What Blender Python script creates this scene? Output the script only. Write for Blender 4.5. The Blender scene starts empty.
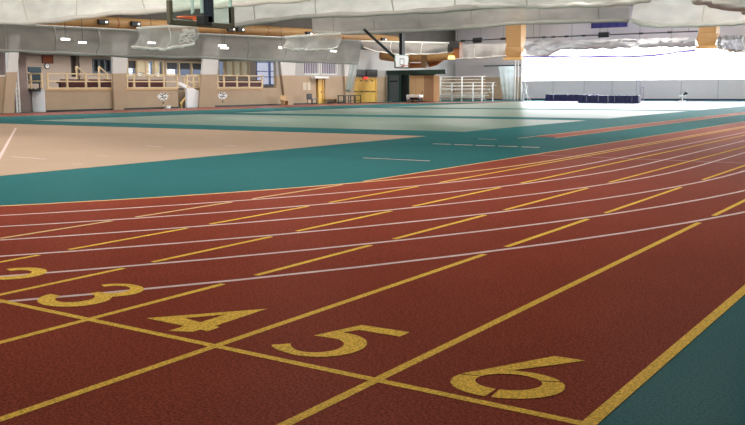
import bpy, bmesh, math, random
from mathutils import Vector, Matrix
random.seed(7)
C = bpy.context.scene.collection
PI = math.pi

# ------------------------------------------------------------------ camera
W = 1.07
F, PITCH, ROLL, YAW = 899.8, 0.13826, -0.00537, -0.59266
CAM = Vector((4.1969*W, -3.29675*W, 1.32251*W))
_fwd = Vector((math.sin(YAW)*math.cos(PITCH), math.cos(YAW)*math.cos(PITCH), -math.sin(PITCH)))
_r = Vector((math.cos(YAW), -math.sin(YAW), 0)); _u = _r.cross(_fwd)
RT = math.cos(ROLL)*_r + math.sin(ROLL)*_u
UP = -math.sin(ROLL)*_r + math.cos(ROLL)*_u
cam_d = bpy.data.cameras.new('camera'); cam = bpy.data.objects.new('camera', cam_d); C.objects.link(cam)
cam_d.sensor_width = 36; cam_d.lens = F/745*36; cam_d.clip_end = 500; cam_d.clip_start = .05
M = Matrix((RT, UP, -_fwd)).transposed().to_4x4(); M.translation = CAM
cam.matrix_world = M
bpy.context.scene.camera = cam

def ray(px, py): return _fwd*F + RT*(px-372.5) - UP*(py-212.5)
def on_x(px, py, X): d = ray(px, py); return CAM + d*((X-CAM.x)/d.x)
def on_y(px, py, Y): d = ray(px, py); return CAM + d*((Y-CAM.y)/d.y)
def on_z(px, py, Z=0): d = ray(px, py); return CAM + d*((Z-CAM.z)/d.z)

# ------------------------------------------------------------------ materials
def lin(c): return tuple(((v/255)/12.92 if v/255 <= .04045 else (((v/255)+.055)/1.055)**2.4) for v in c)+(1,)
MATS = {}
def mat(name, rgb, rough=.6, metal=0, spec=.5, grain=0, gscale=60, bump=0, blotch=0, bscale=.4, emit=None, es=0, coat=0, gloss=None):
    if name in MATS: return MATS[name]
    m = bpy.data.materials.new(name); m.use_nodes = True; nt = m.node_tree; N = nt.nodes; Lk = nt.links
    b = N['Principled BSDF']; col = lin(rgb)
    b.inputs['Base Color'].default_value = col; b.inputs['Roughness'].default_value = rough
    b.inputs['Metallic'].default_value = metal; b.inputs['Specular IOR Level'].default_value = spec
    if coat: b.inputs['Coat Weight'].default_value = coat; b.inputs['Coat Roughness'].default_value = .05
    if grain or blotch or bump:
        tc = N.new('ShaderNodeTexCoord'); geo = N.new('ShaderNodeNewGeometry')
        n1 = N.new('ShaderNodeTexNoise'); n1.inputs['Scale'].default_value = gscale; n1.inputs['Detail'].default_value = 3
        n2 = N.new('ShaderNodeTexNoise'); n2.inputs['Scale'].default_value = bscale; n2.inputs['Detail'].default_value = 5
        Lk.new(geo.outputs['Position'], n1.inputs['Vector']); Lk.new(geo.outputs['Position'], n2.inputs['Vector'])
        r1 = N.new('ShaderNodeMapRange'); r1.inputs[1].default_value = .3; r1.inputs[2].default_value = .7
        r1.inputs[3].default_value = 1-grain; r1.inputs[4].default_value = 1+grain
        r2 = N.new('ShaderNodeMapRange'); r2.inputs[1].default_value = .3; r2.inputs[2].default_value = .7
        r2.inputs[3].default_value = 1-blotch; r2.inputs[4].default_value = 1+blotch
        Lk.new(n1.outputs['Fac'], r1.inputs[0]); Lk.new(n2.outputs['Fac'], r2.inputs[0])
        mu = N.new('ShaderNodeMath'); mu.operation = 'MULTIPLY'; Lk.new(r1.outputs[0], mu.inputs[0]); Lk.new(r2.outputs[0], mu.inputs[1])
        sc = N.new('ShaderNodeVectorMath'); sc.operation = 'SCALE'; sc.inputs[0].default_value = col[:3]; Lk.new(mu.outputs[0], sc.inputs['Scale'])
        Lk.new(sc.outputs[0], b.inputs['Base Color'])
        if bump:
            bp = N.new('ShaderNodeBump'); bp.inputs['Strength'].default_value = bump; bp.inputs['Distance'].default_value = .003
            Lk.new(n1.outputs['Fac'], bp.inputs['Height']); Lk.new(bp.outputs['Normal'], b.inputs['Normal'])
    if emit: b.inputs['Emission Color'].default_value = lin(emit); b.inputs['Emission Strength'].default_value = es
    if gloss:                                  # thin sheen with a fixed strength (worn sports flooring)
        b.inputs['Specular IOR Level'].default_value = 0
        g = N.new('ShaderNodeBsdfGlossy'); g.inputs['Roughness'].default_value = gloss[1]
        mx = N.new('ShaderNodeMixShader')
        lw = N.new('ShaderNodeLayerWeight'); pw = N.new('ShaderNodeMath'); pw.operation = 'POWER'; pw.inputs[1].default_value = gloss[3] if len(gloss) > 3 else 60
        ma = N.new('ShaderNodeMath'); ma.operation = 'MULTIPLY_ADD'; ma.inputs[1].default_value = gloss[2] if len(gloss) > 2 else .2; ma.inputs[2].default_value = gloss[0]
        Lk.new(lw.outputs['Facing'], pw.inputs[0]); Lk.new(pw.outputs[0], ma.inputs[0]); Lk.new(ma.outputs[0], mx.inputs[0])
        Lk.new(b.outputs[0], mx.inputs[1]); Lk.new(g.outputs[0], mx.inputs[2]); Lk.new(mx.outputs[0], N['Material Output'].inputs['Surface'])
    MATS[name] = m; return m

def net_mat(name, rgb, alpha, trans=.4):
    m = bpy.data.materials.new(name); m.use_nodes = True; nt = m.node_tree; N = nt.nodes; Lk = nt.links
    N.remove(N['Principled BSDF']); out = N['Material Output']
    d = N.new('ShaderNodeBsdfDiffuse'); t = N.new('ShaderNodeBsdfTranslucent'); tr = N.new('ShaderNodeBsdfTransparent')
    geo = N.new('ShaderNodeNewGeometry'); n = N.new('ShaderNodeTexNoise'); n.inputs['Scale'].default_value = .7; n.inputs['Detail'].default_value = 6
    mp = N.new('ShaderNodeMapping'); mp.inputs['Scale'].default_value = (1, 1, 2.5)
    Lk.new(geo.outputs['Position'], mp.inputs['Vector']); Lk.new(mp.outputs[0], n.inputs['Vector'])
    r = N.new('ShaderNodeMapRange'); r.inputs[1].default_value = .3; r.inputs[2].default_value = .7; r.inputs[3].default_value = .82; r.inputs[4].default_value = 1.12
    Lk.new(n.outputs['Fac'], r.inputs[0])
    sc = N.new('ShaderNodeVectorMath'); sc.operation = 'SCALE'; sc.inputs[0].default_value = lin(rgb)[:3]; Lk.new(r.outputs[0], sc.inputs['Scale'])
    Lk.new(sc.outputs[0], d.inputs['Color']); Lk.new(sc.outputs[0], t.inputs['Color'])
    m1 = N.new('ShaderNodeMixShader'); m1.inputs[0].default_value = trans; Lk.new(d.outputs[0], m1.inputs[1]); Lk.new(t.outputs[0], m1.inputs[2])
    m2 = N.new('ShaderNodeMixShader'); m2.inputs[0].default_value = alpha; Lk.new(tr.outputs[0], m2.inputs[1]); Lk.new(m1.outputs[0], m2.inputs[2])
    Lk.new(m2.outputs[0], out.inputs['Surface']); MATS[name] = m; return m

def glass_mat(name, tint=(255, 255, 255), refl=.08):
    m = bpy.data.materials.new(name); m.use_nodes = True; nt = m.node_tree; N = nt.nodes; Lk = nt.links
    N.remove(N['Principled BSDF']); out = N['Material Output']
    tr = N.new('ShaderNodeBsdfTransparent'); tr.inputs['Color'].default_value = lin(tint)
    g = N.new('ShaderNodeBsdfGlossy'); g.inputs['Roughness'].default_value = .02
    mx = N.new('ShaderNodeMixShader'); mx.inputs[0].default_value = refl
    Lk.new(tr.outputs[0], mx.inputs[1]); Lk.new(g.outputs[0], mx.inputs[2]); Lk.new(mx.outputs[0], out.inputs['Surface'])
    MATS[name] = m; return m

red = mat('track_red', (132, 63, 48), .8, gloss=(.006, .36, .3, 28), grain=.5, gscale=75, bump=.35, blotch=.06, bscale=.9)
teal = mat('teal_floor', (51, 101, 103), .8, gloss=(.008, .25, .2), grain=.35, gscale=75, bump=.15, blotch=.05, bscale=.5)
pale = mat('pale_court', (106, 125, 113), .8, gloss=(.13, .28, .65), blotch=.04, bscale=.3, grain=.02)
tan_c = mat('tan_court', (174, 151, 131), .8, gloss=(.04, .12, .2), grain=.05, gscale=14, blotch=.04, bscale=.35)
yel = mat('yellow_paint', (226, 184, 82), .9, gloss=(.008, .3), grain=.4, gscale=75, bump=.3, blotch=.05, bscale=2)
wht = mat('white_paint', (214, 190, 186), .9, gloss=(.012, .3), grain=.14, gscale=110, blotch=.08, bscale=3)
cream = mat('cream_paint', (214, 180, 130), .9, gloss=(.012, .3), grain=.1, gscale=110)
wtan = mat('tan_wall', (178, 157, 134), .8, spec=.2, blotch=.04, bscale=1.2, grain=.04, gscale=20)
wwhite = mat('white_wall', (208, 206, 204), .8, spec=.2, blotch=.03, bscale=.8)
wgw = mat('white_wall_shaded', (172, 171, 170), .8, spec=.2, blotch=.03)  # white wall darkened in its colour to stand for shading
wgrey = mat('grey_panel_wall', (208, 203, 208), .8, spec=.2, blotch=.03, bscale=.6)
wdark = mat('dark_roof_grey', (92, 88, 84), .9, spec=.1, blotch=.1, bscale=.8)
ceil_m = mat('ceiling_grey', (150, 150, 148), .9, spec=.1, blotch=.05, bscale=.4)
beige = mat('inner_wall', (172, 156, 142), .8, spec=.2, blotch=.03)
maroon = mat('maroon_vinyl', (84, 30, 30), .6, blotch=.1, bscale=3)
railm = mat('rail_tan', (214, 190, 150), .5, grain=.03)
duct_m = mat('duct_tan', (166, 128, 82), .5, spec=.3, blotch=.06, bscale=1.5)
duct_s = mat('duct_band', (150, 92, 46), .5, blotch=.05, bscale=2)
black = mat('black_paint', (22, 22, 24), .5, grain=.05)
dgrey = mat('dark_grey', (58, 58, 60), .6, grain=.05)
whitem = mat('white_metal', (224, 224, 222), .4, grain=.02)
bluem = mat('navy_vinyl', (26, 30, 78), .45, blotch=.2, bscale=4)
greenm = mat('dark_green_steel', (30, 66, 62), .5, blotch=.08, bscale=2)
bluegrey = mat('blue_grey_panel', (86, 98, 108), .6, blotch=.06)
door_y = mat('yellow_door', (226, 184, 96), .5, blotch=.04, bscale=2)
card = mat('beige_board', (196, 164, 122), .7, blotch=.04, bscale=2)
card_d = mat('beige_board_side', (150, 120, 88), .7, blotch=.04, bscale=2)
brown = mat('brown_cork', (128, 66, 34), .8, blotch=.1, bscale=6)
orange = mat('orange_rim', (226, 96, 50), .4, grain=.03)
olive = mat('olive_pad', (84, 80, 62), .7, grain=.05)
curt = mat('cream_curtain', (246, 232, 196), .8, blotch=.06, bscale=5)
lamp_m = mat('lamp_white', (255, 255, 255), .5, emit=(255, 250, 240), es=4.5, grain=.01)
red_l = mat('exit_red', (255, 40, 40), .5, emit=(255, 50, 50), es=2.5, grain=.01)
amber = mat('amber_glow', (255, 220, 140), .5, emit=(255, 215, 130), es=1.6, grain=.01)
net_g = net_mat('grey_net', (170, 165, 160), .80, .25)
net_m = net_mat('loose_net', (214, 212, 208), .5, .35)
net_c = net_mat('crumpled_net', (172, 170, 174), .95, .04)
net_l = net_mat('light_net', (230, 228, 224), .85, .4)
net_w = net_mat('white_net', (246, 246, 240), .93, .5)
net_s = net_mat('sheer_net', (190, 205, 205), .42, .5)
hem_g = mat('net_hem', (168, 164, 158), .8, blotch=.08, bscale=2)
hem_w = mat('net_hem_white', (232, 230, 224), .8, blotch=.06, bscale=2)
glass = glass_mat('window_glass'); bglass = glass_mat('board_glass', (244, 252, 248), .04)
tglass = glass_mat('tinted_glass', (114, 118, 124), .05)
dglass = glass_mat('dark_glass', (60, 64, 70), .12)

# ------------------------------------------------------------------ mesh helpers
class MB:
    def __init__(s): s.v = []; s.f = []; s.smooth = False
    def poly(s, pts): i = len(s.v); s.v += [tuple(p) for p in pts]; s.f.append(tuple(range(i, i+len(pts)))); return s
    def box(s, x0, x1, y0, y1, z0, z1):
        i = len(s.v)
        s.v += [(x, y, z) for z in (z0, z1) for x, y in ((x0, y0), (x1, y0), (x1, y1), (x0, y1))]
        for q in ((3, 2, 1, 0), (4, 5, 6, 7), (0, 1, 5, 4), (1, 2, 6, 5), (2, 3, 7, 6), (3, 0, 4, 7)): s.f.append(tuple(i+k for k in q))
        return s
    def prism(s, pts, vec):                    # extrude a polygon along vec
        n = len(pts); i = len(s.v); v = Vector(vec)
        s.v += [tuple(p) for p in pts] + [tuple(Vector(p)+v) for p in pts]
        s.f.append(tuple(i+k for k in reversed(range(n)))); s.f.append(tuple(i+n+k for k in range(n)))
        for k in range(n): s.f.append((i+k, i+(k+1) % n, i+n+(k+1) % n, i+n+k))
        return s
    def tube(s, pts, r, n=8, cap=True, sq=1.0):
        pts = [Vector(p) for p in pts]; rings = []
        for k, p in enumerate(pts):
            t = (pts[min(k+1, len(pts)-1)]-pts[max(k-1, 0)]).normalized()
            a = Vector((0, 0, 1)) if abs(t.z) < .9 else Vector((1, 0, 0))
            x = t.cross(a).normalized(); y = x.cross(t).normalized(); rr = r[k] if isinstance(r, (list, tuple)) else r
            i = len(s.v); s.v += [tuple(p+x*rr*math.cos(2*PI*j/n)+y*rr*sq*math.sin(2*PI*j/n)) for j in range(n)]
            rings.append(i)
        for a, b in zip(rings, rings[1:]):
            for j in range(n): s.f.append((a+j, a+(j+1) % n, b+(j+1) % n, b+j))
        if cap: s.f.append(tuple(rings[0]+j for j in reversed(range(n)))); s.f.append(tuple(rings[-1]+j for j in range(n)))
        return s
    def ribbon(s, pts, w, z):                  # flat strip on the ground
        pts = [Vector((p[0], p[1])) for p in pts]; i = len(s.v); n = len(pts)
        for k, p in enumerate(pts):
            t = (pts[min(k+1, n-1)]-pts[max(k-1, 0)]).normalized(); q = Vector((-t.y, t.x))
            ww = w[k] if isinstance(w, (list, tuple)) else w
            s.v += [(p.x-q.x*ww/2, p.y-q.y*ww/2, z), (p.x+q.x*ww/2, p.y+q.y*ww/2, z)]
        for k in range(n-1): s.f.append((i+2*k, i+2*k+2, i+2*k+3, i+2*k+1))
        return s
    def build(s, name, m, parent=None, loc=None, bevel=0, smooth=False):
        me = bpy.data.meshes.new(name); me.from_pydata(s.v, [], s.f); me.update()
        if isinstance(m, (list, tuple)):
            for q in m: me.materials.append(q)
        else: me.materials.append(m)
        bm = bmesh.new(); bm.from_mesh(me); bmesh.ops.recalc_face_normals(bm, faces=bm.faces); bm.to_mesh(me); bm.free()
        o = bpy.data.objects.new(name, me); C.objects.link(o)
        off = Vector(loc) if loc is not None else (Vector(parent['_o']) if parent is not None and '_o' in parent else None)
        if off is not None:
            me.transform(Matrix.Translation(-off))
            if parent is None: o.location = off
        if parent is not None: o.parent = parent
        if parent is not None and '_o' in parent: o['_o'] = parent['_o']
        elif off is not None: o['_o'] = tuple(off)
        if bevel:
            b = o.modifiers.new('bevel', 'BEVEL'); b.width = bevel; b.segments = 2; b.limit_method = 'ANGLE'
        if smooth:
            for p in me.polygons: p.use_smooth = True
        return o
def tag(o, label, cat, group=None, kind=None):
    o['label'] = label; o['category'] = cat
    if group: o['group'] = group
    if kind: o['kind'] = kind
    return o
def thing(name, label, cat, loc, group=None, kind=None):
    o = bpy.data.objects.new(name, None); C.objects.link(o); o.location = loc; o['_o'] = tuple(loc); o.empty_display_size = .2
    return tag(o, label, cat, group, kind)
def copy_thing(o, delta, label, group=None):
    c = o.copy(); C.objects.link(c); c.location = o.location + Vector(delta); c['label'] = label
    for ch in [k for k in bpy.data.objects if k.parent == o]:
        d = ch.copy(); C.objects.link(d); d.parent = c
        for g in [k for k in bpy.data.objects if k.parent == ch]:
            e = g.copy(); C.objects.link(e); e.parent = d
    return c
def S(o, label, cat): return tag(o, label, cat, kind='structure')

def holes_rect(mb, plane, a, u0, u1, z0, z1, holes, th):
    """wall with rectangular holes; plane 'x' (spans y) or 'y' (spans x), front face at a, thickness th (signed)"""
    us = sorted({u0, u1, *[h[0] for h in holes], *[h[1] for h in holes]}); zs = sorted({z0, z1, *[h[2] for h in holes], *[h[3] for h in holes]})
    us = [u for u in us if u0 <= u <= u1]; zs = [z for z in zs if z0 <= z <= z1]
    for i in range(len(us)-1):
        for j in range(len(zs)-1):
            cu, cz = (us[i]+us[i+1])/2, (zs[j]+zs[j+1])/2
            if any(h[0] < cu < h[1] and h[2] < cz < h[3] for h in holes): continue
            lo, hi = min(a, a+th), max(a, a+th)
            if plane == 'x': mb.box(lo, hi, us[i], us[i+1], zs[j], zs[j+1])
            else: mb.box(us[i], us[i+1], lo, hi, zs[j], zs[j+1])
    return mb

# ------------------------------------------------------------------ ground
XL, YE, ZC = -44.0, 85.0, 10.0          # left wall face, end wall face, ceiling height
XB = -49.5                               # wall behind the balcony
XR, YB = 15.0, -14.0
S(MB().box(-52, XR+.5, YB-.5, YE+.5, -.3, 0).build('floor', teal), 'teal green rubber sports hall floor around the track and courts', 'floor')
CX0, CY0, R0, LW, CY1 = -20.097, 12.951, 17.784, .903, 56.5
def stadium(R, n=48):
    p = [(CX0+R*math.cos(a), CY0+R*math.sin(a)) for a in [-PI+PI*k/n for k in range(n+1)]]
    p += [(CX0+R*math.cos(a), CY1+R*math.sin(a)) for a in [PI*k/n for k in range(n+1)]]
    return p
tb = MB()
pi_, po = stadium(R0), stadium(R0+6*LW)
n = len(pi_); i0 = len(tb.v)
tb.v += [(x, y, .002) for x, y in pi_] + [(x, y, .002) for x, y in po]
for k in range(n): tb.f.append((i0+k, i0+(k+1) % n, i0+n+(k+1) % n, i0+n+k))
tb.poly([(-3*W, -13.5, .0014), (3*W, -13.5, .0014), (3*W, 83, .0014), (-3*W, 83, .0014)])
track = S(tb.build('floor_track', red), 'brick red running track surface with yellow sprint lanes and curved white lanes', 'running track')
# courts
def court(x0, x1, y0, y1, m, label):
    return S(MB().box(x0, x1, y0, y1, 0, .004).build('floor_court', m), label, 'court')
ct = court(-31.4, -8.85, 3.6, 19.1, tan_c, 'tan court surface nearest the track bend')
court(-31.2, -9.1, 21.9, 32.6, pale, 'pale green court just behind the tan court')
court(-31.2, -9.1, 35.3, 48.3, pale, 'second pale green court, between two thin teal strips')
court(-31.2, -9.1, 50.4, 73.6, pale, 'pale glossy court nearest the far end of the hall')
cl = MB()
a, b = on_z(0, 157), on_z(16, 128); dx = (a-b).normalized()
cl.ribbon([a+dx*4, b], .07, .007); cl.build('court_line', wht, ct)
# faint scuffs on the tan court
def quad_line(pxs, w, z=.008): return [on_z(x, y) for x, y in pxs]
sc = MB()
for pts, w in (([(12, 157), (28, 158), (46, 159.5)], .05), ([(72, 164.5), (82, 164)], .05), ([(97, 156), (110, 156.5)], .04), ([(146, 146), (162, 147)], .06), ([(205, 137.5), (218, 137)], .06), ([(225, 145.5), (235, 146)], .05)):
    sc.ribbon(quad_line(pts, w), w, .007)
sc.build('scuff_mark', wht, ct)

# white lanes of the oval
for k in range(7):
    m = MB(); pts = stadium(R0+k*LW, 72); pts.append(pts[0])
    m.ribbon(pts, .055 if k else .07, .0026).build('curved_lane_line', wht if k else cream, track)
def d_white(x, y):
    best = 9
    r = math.hypot(x-CX0, (y-CY0) if y < CY0 else 0)
    for k in range(7): best = min(best, abs(r-(R0+k*LW)))
    return best
for nl in range(-3, 4):
    x = nl*W; y = -13.0; st = None; m = MB(); end = 82
    while y < end:
        ok = not (nl != 3 and y < 40 and d_white(x, y) < (.085 if nl > -3 or y < 9 else 0))
        if ok and st is None: st = y
        if (not ok) and st is not None:
            if y-st > .12: m.ribbon([(x, st), (x, y)], .055, .0032)
            st = None
        y += .03
    if st is not None: m.ribbon([(x, st), (x, end)], .055 if nl != 3 else .066, .0032)
    m.build('straight_lane_line', yel if nl != -3 else cream, track)
MB().ribbon([(-3*W, -.012), (3*W+.02, -.012)], .052, .0036).build('start_line', yel, track)
MB().ribbon([(-3*W, 13.9), (3*W, 13.95)], .05, .0038).build('cross_line', mat('faint_white', (176, 140, 134), .6, grain=.1), track)

# lane numbers
def arc(cx, cy, rx, ry, a0, a1, n=22, rot=0):
    o = []
    for k in range(n+1):
        t = math.radians(a0+(a1-a0)*k/n); x, y = rx*math.cos(t), ry*math.sin(t)
        o.append((cx+x*math.cos(rot)-y*math.sin(rot), cy+x*math.sin(rot)+y*math.cos(rot)))
    return o
def number(d, lx):
    m = MB(); z = .0042
    sh = lambda pts: [(lx+x, y) for x, y in pts]
    cnt = [0]
    def P(pts):
        cnt[0] += 1; m.poly([(lx+x, y, z+.00001*cnt[0]) for x, y in pts])
    def band(outer, inner):
        for k in range(len(outer)-1): P([outer[k], outer[k+1], inner[k+1], inner[k]])
    if d == 4:
        P([(-.25, .2), (.225, .79), (.10, .535), (-.05, .33)])
        P([(.225, .79), (.235, .60), (.19, .50), (.10, .535)][:1] + [(.24, .30), (.105, .30), (.10, .535)])
        P([(-.25, .2), (-.05, .33), (.105, .30), (.05, .195)])
        P([(.05, .195), (.105, .30), (.24, .30), (.285, .29), (.285, .185)])
        P([(.085, .065), (.225, .13), (.225, .187), (.085, .193)])
        P([(-.05, .33), (-.02, .30), (.105, .30), (.105, .31)])
    elif d == 5:
        o = arc(-.06, .345, .245, .25, 100, -105, 30)+[(-.195, .115), (-.25, .142), (-.287, .172)]; i = arc(-.07, .315, .14, .15, 95, -105, 30)+[(-.14, .185), (-.18, .212), (-.213, .252)]
        P([(-.105, .79), (.22, .81), (.225, .70), (-.055, .69)])
        P([(-.105, .79), (-.055, .69), o[0], (-.205, .45)])
        P([(-.205, .45), o[0], i[0]])
        band(o, i)
    elif d == 6:
        def seg(a0, a1): band(arc(.024, .282, .272, .21, a0, a1, 14, .4), arc(.018, .31, .16, .122, a0, a1, 14, .4))
        seg(22, 147); seg(-104, 17); seg(151, 250)
        ol = arc(.024, .282, .272, .21, 147, 88, 12, .4)
        P([(.04, .825), (.205, .835), (.035, .59)] + ol[::-1])
    elif d == 3:
        o = arc(.02, .615, .225, .2, 160, -80, 24); i = arc(.0, .63, .125, .115, 168, -75, 24); band(o, i)
        o2 = arc(0, .305, .255, .235, 62, -178, 26); i2 = arc(-.01, .315, .13, .13, 80, -172, 26); band(o2, i2)
        P([(-.04, .45), (.10, .45), (.13, .53), (-.02, .52)])
    elif d == 2:
        o = arc(-.01, .6, .225, .225, 165, -38, 24); i = arc(-.02, .605, .115, .115, 165, -42, 24); band(o, i)
        P([o[-1], (-.08, .19), (-.25, .19), i[-1]]); P([(-.25, .07), (.22, .07), (.22, .19), (-.25, .19)])
    o = m.build('lane_number', yel, track); o['label'] = 'yellow painted lane number %d' % d
for d, lx in ((2, -1.5*W), (3, -.5*W), (4, .5*W), (5, 1.5*W), (6, 2.5*W)): number(d, lx)

# long-jump runway and white marks on the teal floor
rw = S(MB().box(-5.98, -5.2, 20.3, 76, 0, .005).build('floor_runway', red), 'narrow red jump runway between the teal floor strips', 'runway')
for x in (-6.0, -5.18): MB().ribbon([(x, 19.2 if x < -5.5 else 19.8), (x, 76)], .05, .008).build('runway_line', cream, rw)
def floor_mark(x0, x1, y, label, gaps, wd=.06):
    m = MB(); k = x0
    while k < x1: m.ribbon([(k, y), (min(k+gaps[0], x1), y+.02)], wd, .006); k += sum(gaps)
    S(m.build('floor_marking', wht), label, 'floor line')
floor_mark(-5.8, -4.25, 11.42, 'nearest thin white line on the teal floor', (.6, .015))
floor_mark(-6.85, -4.0, 16.05, 'broken white line on teal floor between court corner and runway', (.5, .1), .11)
floor_mark(-6.85, -6.3, 18.5, 'short white dash on the teal floor near the runway start', (.6, .1))

# ------------------------------------------------------------------ room shell
S(MB().box(-52, XR+.5, YB-.5, YE+.5, ZC, ZC+.3).build('ceiling', ceil_m), 'high grey roof above the hall', 'ceiling')
S(MB().box(XR, XR+.4, YB, YE, 0, ZC).build('wall_right', wgrey), 'grey side wall right of the track', 'wall')
S(MB().box(-52, XR+.4, YB-.4, YB, 0, ZC).build('wall_back', wgrey), 'grey wall behind the viewer', 'wall')
# end wall: tan lower / white upper at left, large window band at right
xw0 = on_y(521.5, 80, YE).x; zs0, zs1 = 1.95, 5.65; xw1 = 9.0
zt = 2.42
m = MB(); m.box(-52, xw0, YE, YE+.4, zt, ZC)
holes_rect(m, 'y', YE, xw0, XR+.4, 0, ZC, [(xw0, xw1, zs0, zs1)], .4)
wall_end = S(m.build('wall_end', wgrey), 'pale end wall below and above the long bright window', 'wall')
MB().box(XL-1, xw0, YE-.02, YE+.4, 0, zt).build('tan_lower_panel', wtan, wall_end)
sm = MB()
for px in (553, 584, 612, 681, 718): x = on_y(px, 90, YE).x; sm.box(x-.025, x+.025, YE-.012, YE, .25, zs0)
for px in (540, 572, 600, 640, 672): x = on_y(px, 30, YE).x; sm.box(x-.03, x+.03, YE-.012, YE, zs1, ZC)
sm.build('panel_seam', mat('seam_grey', (150, 152, 158), .8, grain=.02), wall_end)
S(MB().box(xw0+.4, XR, YE-.05, YE, 0, .17).build('baseboard_end', mat('base_blue', (40, 48, 84), .6, grain=.03)), 'dark blue base strip along the end wall under the window', 'baseboard')
S(MB().box(XL, xw0, YE-.07, YE-.02, 0, .12).build('baseboard_end', dgrey), 'dark base strip along the tan end of the far wall', 'baseboard')
w1 = thing('window_1', 'long blown-out white window band across the end wall', 'window', (xw0, YE, zs0), kind='structure')
MB().box(xw0, xw1, YE+.18, YE+.2, zs0, zs1).build('pane', glass, w1)
fr = MB()
for z in (zs0, zs1-.06): fr.box(xw0, xw1, YE+.1, YE+.28, z, z+.06)
x = xw0
while x < xw1: fr.box(x-.02, x+.02, YE+.12, YE+.26, zs0, zs1); x += 6.1
fr.build('frame', whitem, w1)

# left wall
yb = lambda px, X=XL: on_x(px, 95, X).y
y45, y262, y178, y199 = yb(45), yb(262.5), yb(178), yb(199.5)
zd = 1.42                               # balcony deck
m = MB()
m.box(XL-.3, XL, y45, y178, 0, zd); m.box(XL-.3, XL, y199, y262, 0, zd)          # parapet wall under deck
m.box(XL-1.2, XL-.3, y45, y45+.25, 0, zd)                                          # end face of the balcony
wl = S(m.build('wall_left_balcony', wtan), 'tan wall carrying the balcony along the left side', 'wall')
MB().box(XL-1.25, XL+.004, y45-.06, y45-.02, 0, zd).build('lit_end_face', mat('bright_white', (240, 240, 244), .8, grain=.02), wl)  # whiteness in the material stands for daylight on this end face
m = MB(); m.box(XL-.32, XL+.04, y45, y178, zd-.12, zd); m.box(XL-.32, XL+.04, y199, y262, zd-.12, zd); m.build('deck_edge', card, wl)
S(MB().box(XB, XL-.32, y45-.25, y178, zd-.15, zd).box(XB, XL-2.2, y178, y199, zd-.15, zd).box(XB, XL-.32, y199, y262, zd-.15, zd).build('floor_balcony', dgrey), 'raised balcony floor behind the tan railing', 'balcony floor')
# upper left wall
m = MB(); m.box(XL-.4, XL, YB, y45-6, 3.7, ZC).box(XL-.4, XL, y45-6, y262, 3.75, ZC).box(XL-.4, XL, y262, y262+1.8, 3.75, 4.9).box(XL-.4, XL, y262, YE, 4.9, ZC)
S(m.build('wall_left_upper', wdark), 'dark grey upper left wall and roof edge behind the duct', 'wall')
S(MB().box(XB, XL-.4, y45-8, y262+2, 3.75, 3.9).build('ceiling_balcony', beige), 'low ceiling above the balcony', 'ceiling')
# plain left wall right of the balcony
dY0, dY1 = yb(316), yb(325); eY0, eY1 = yb(352.5), yb(376.5)
wv = [(302.5, 319), (321, 337)]
hz = [(on_x(a, 60, XL).y, on_x(b, 60, XL).y, on_x((a+b)/2, 74.5, XL).z, on_x((a+b)/2, 60.5, XL).z) for a, b in wv]
m = MB(); holes_rect(m, 'x', XL, y262+1.8, YE, zt, 4.9, hz, -.3)
wlp = S(m.build('wall_left', wgw), 'white upper wall over tan lower wall, left side beyond the balcony', 'wall')
m = MB(); holes_rect(m, 'x', XL+.01, y262, YE, 0, zt, [(dY0, dY1, 0, 2.2), (eY0, eY1, 0, 2.3), (y262, y262+1.8, 1.42, 4)], -.31); m.build('tan_lower_panel', wtan, wlp)
S(MB().box(XL, XL+.03, y45, y178, 0, .1).box(XL, XL+.03, y199, dY0, 0, .1).box(XL+.01, XL+.04, dY1, eY0, 0, .1).build('baseboard_left', black), 'black base strip along the foot of the left wall', 'baseboard')
for i, h in enumerate(hz):
    w_ = thing('window_%d' % (i+2), ['pale barred upper window left of the pair above the tan door', 'pale barred upper window right of the pair, with darker lower right'][i], 'window', (XL, h[0], h[2]), kind='structure')
    f = MB(); f.box(XL-.12, XL+.03, h[0], h[1], h[2], h[2]+.07).box(XL-.12, XL+.03, h[0], h[1], h[3]-.07, h[3])
    for q in (h[0], h[1]-.08): f.box(XL-.12, XL+.03, q, q+.08, h[2], h[3])
    f.build('frame', whitem, w_); f = MB()
    for k in range(1, 7): y = h[0]+(h[1]-h[0])*k/7; f.box(XL-.1, XL-.02, y-.05, y+.05, h[2], h[3])
    f.build('blind', mat('blind_grey', (150, 146, 156), .7, grain=.02), w_)
    MB().box(XL-.16, XL-.13, h[0], h[1], h[2], h[3]).build('pane_backing', mat('lavender_backing', (196, 192, 206), .7, grain=.02), w_)  # opaque pale sheet added in place of daylight in the panes
# wall behind the balcony, with windows to daylight
def rx(px0, px1, py0, py1, X=XB):       # pixel box on plane X -> (y0,y1,z0,z1)
    c = (px0+px1)/2
    return (on_x(px0, (py0+py1)/2, X).y, on_x(px1, (py0+py1)/2, X).y, on_x(c, py1, X).z, on_x(c, py0, X).z)
bw = [rx(127.5, 163, 60, 76.5), rx(166, 204, 62, 76.5), rx(218, 249, 61, 76.5), rx(256.5, 283, 57.5, 85)]
yd = rx(72, 78.5, 54, 82); dw = rx(93, 110.5, 59, 75)
m = MB(); holes_rect(m, 'x', XB, y45-8, YE, 0, 4.5, bw+[yd, dw], -.3)
S(m.build('wall_balcony_back', beige), 'beige wall at the back of the balcony with windows', 'wall')
wn = ['window at balcony back with half-open cream curtains', 'window at balcony back above the stair, dark blinds half down', 'lit yellowish glazed opening behind the right balcony bay', 'tall bluish-white glazed stair window at the right end of the balcony']
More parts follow.
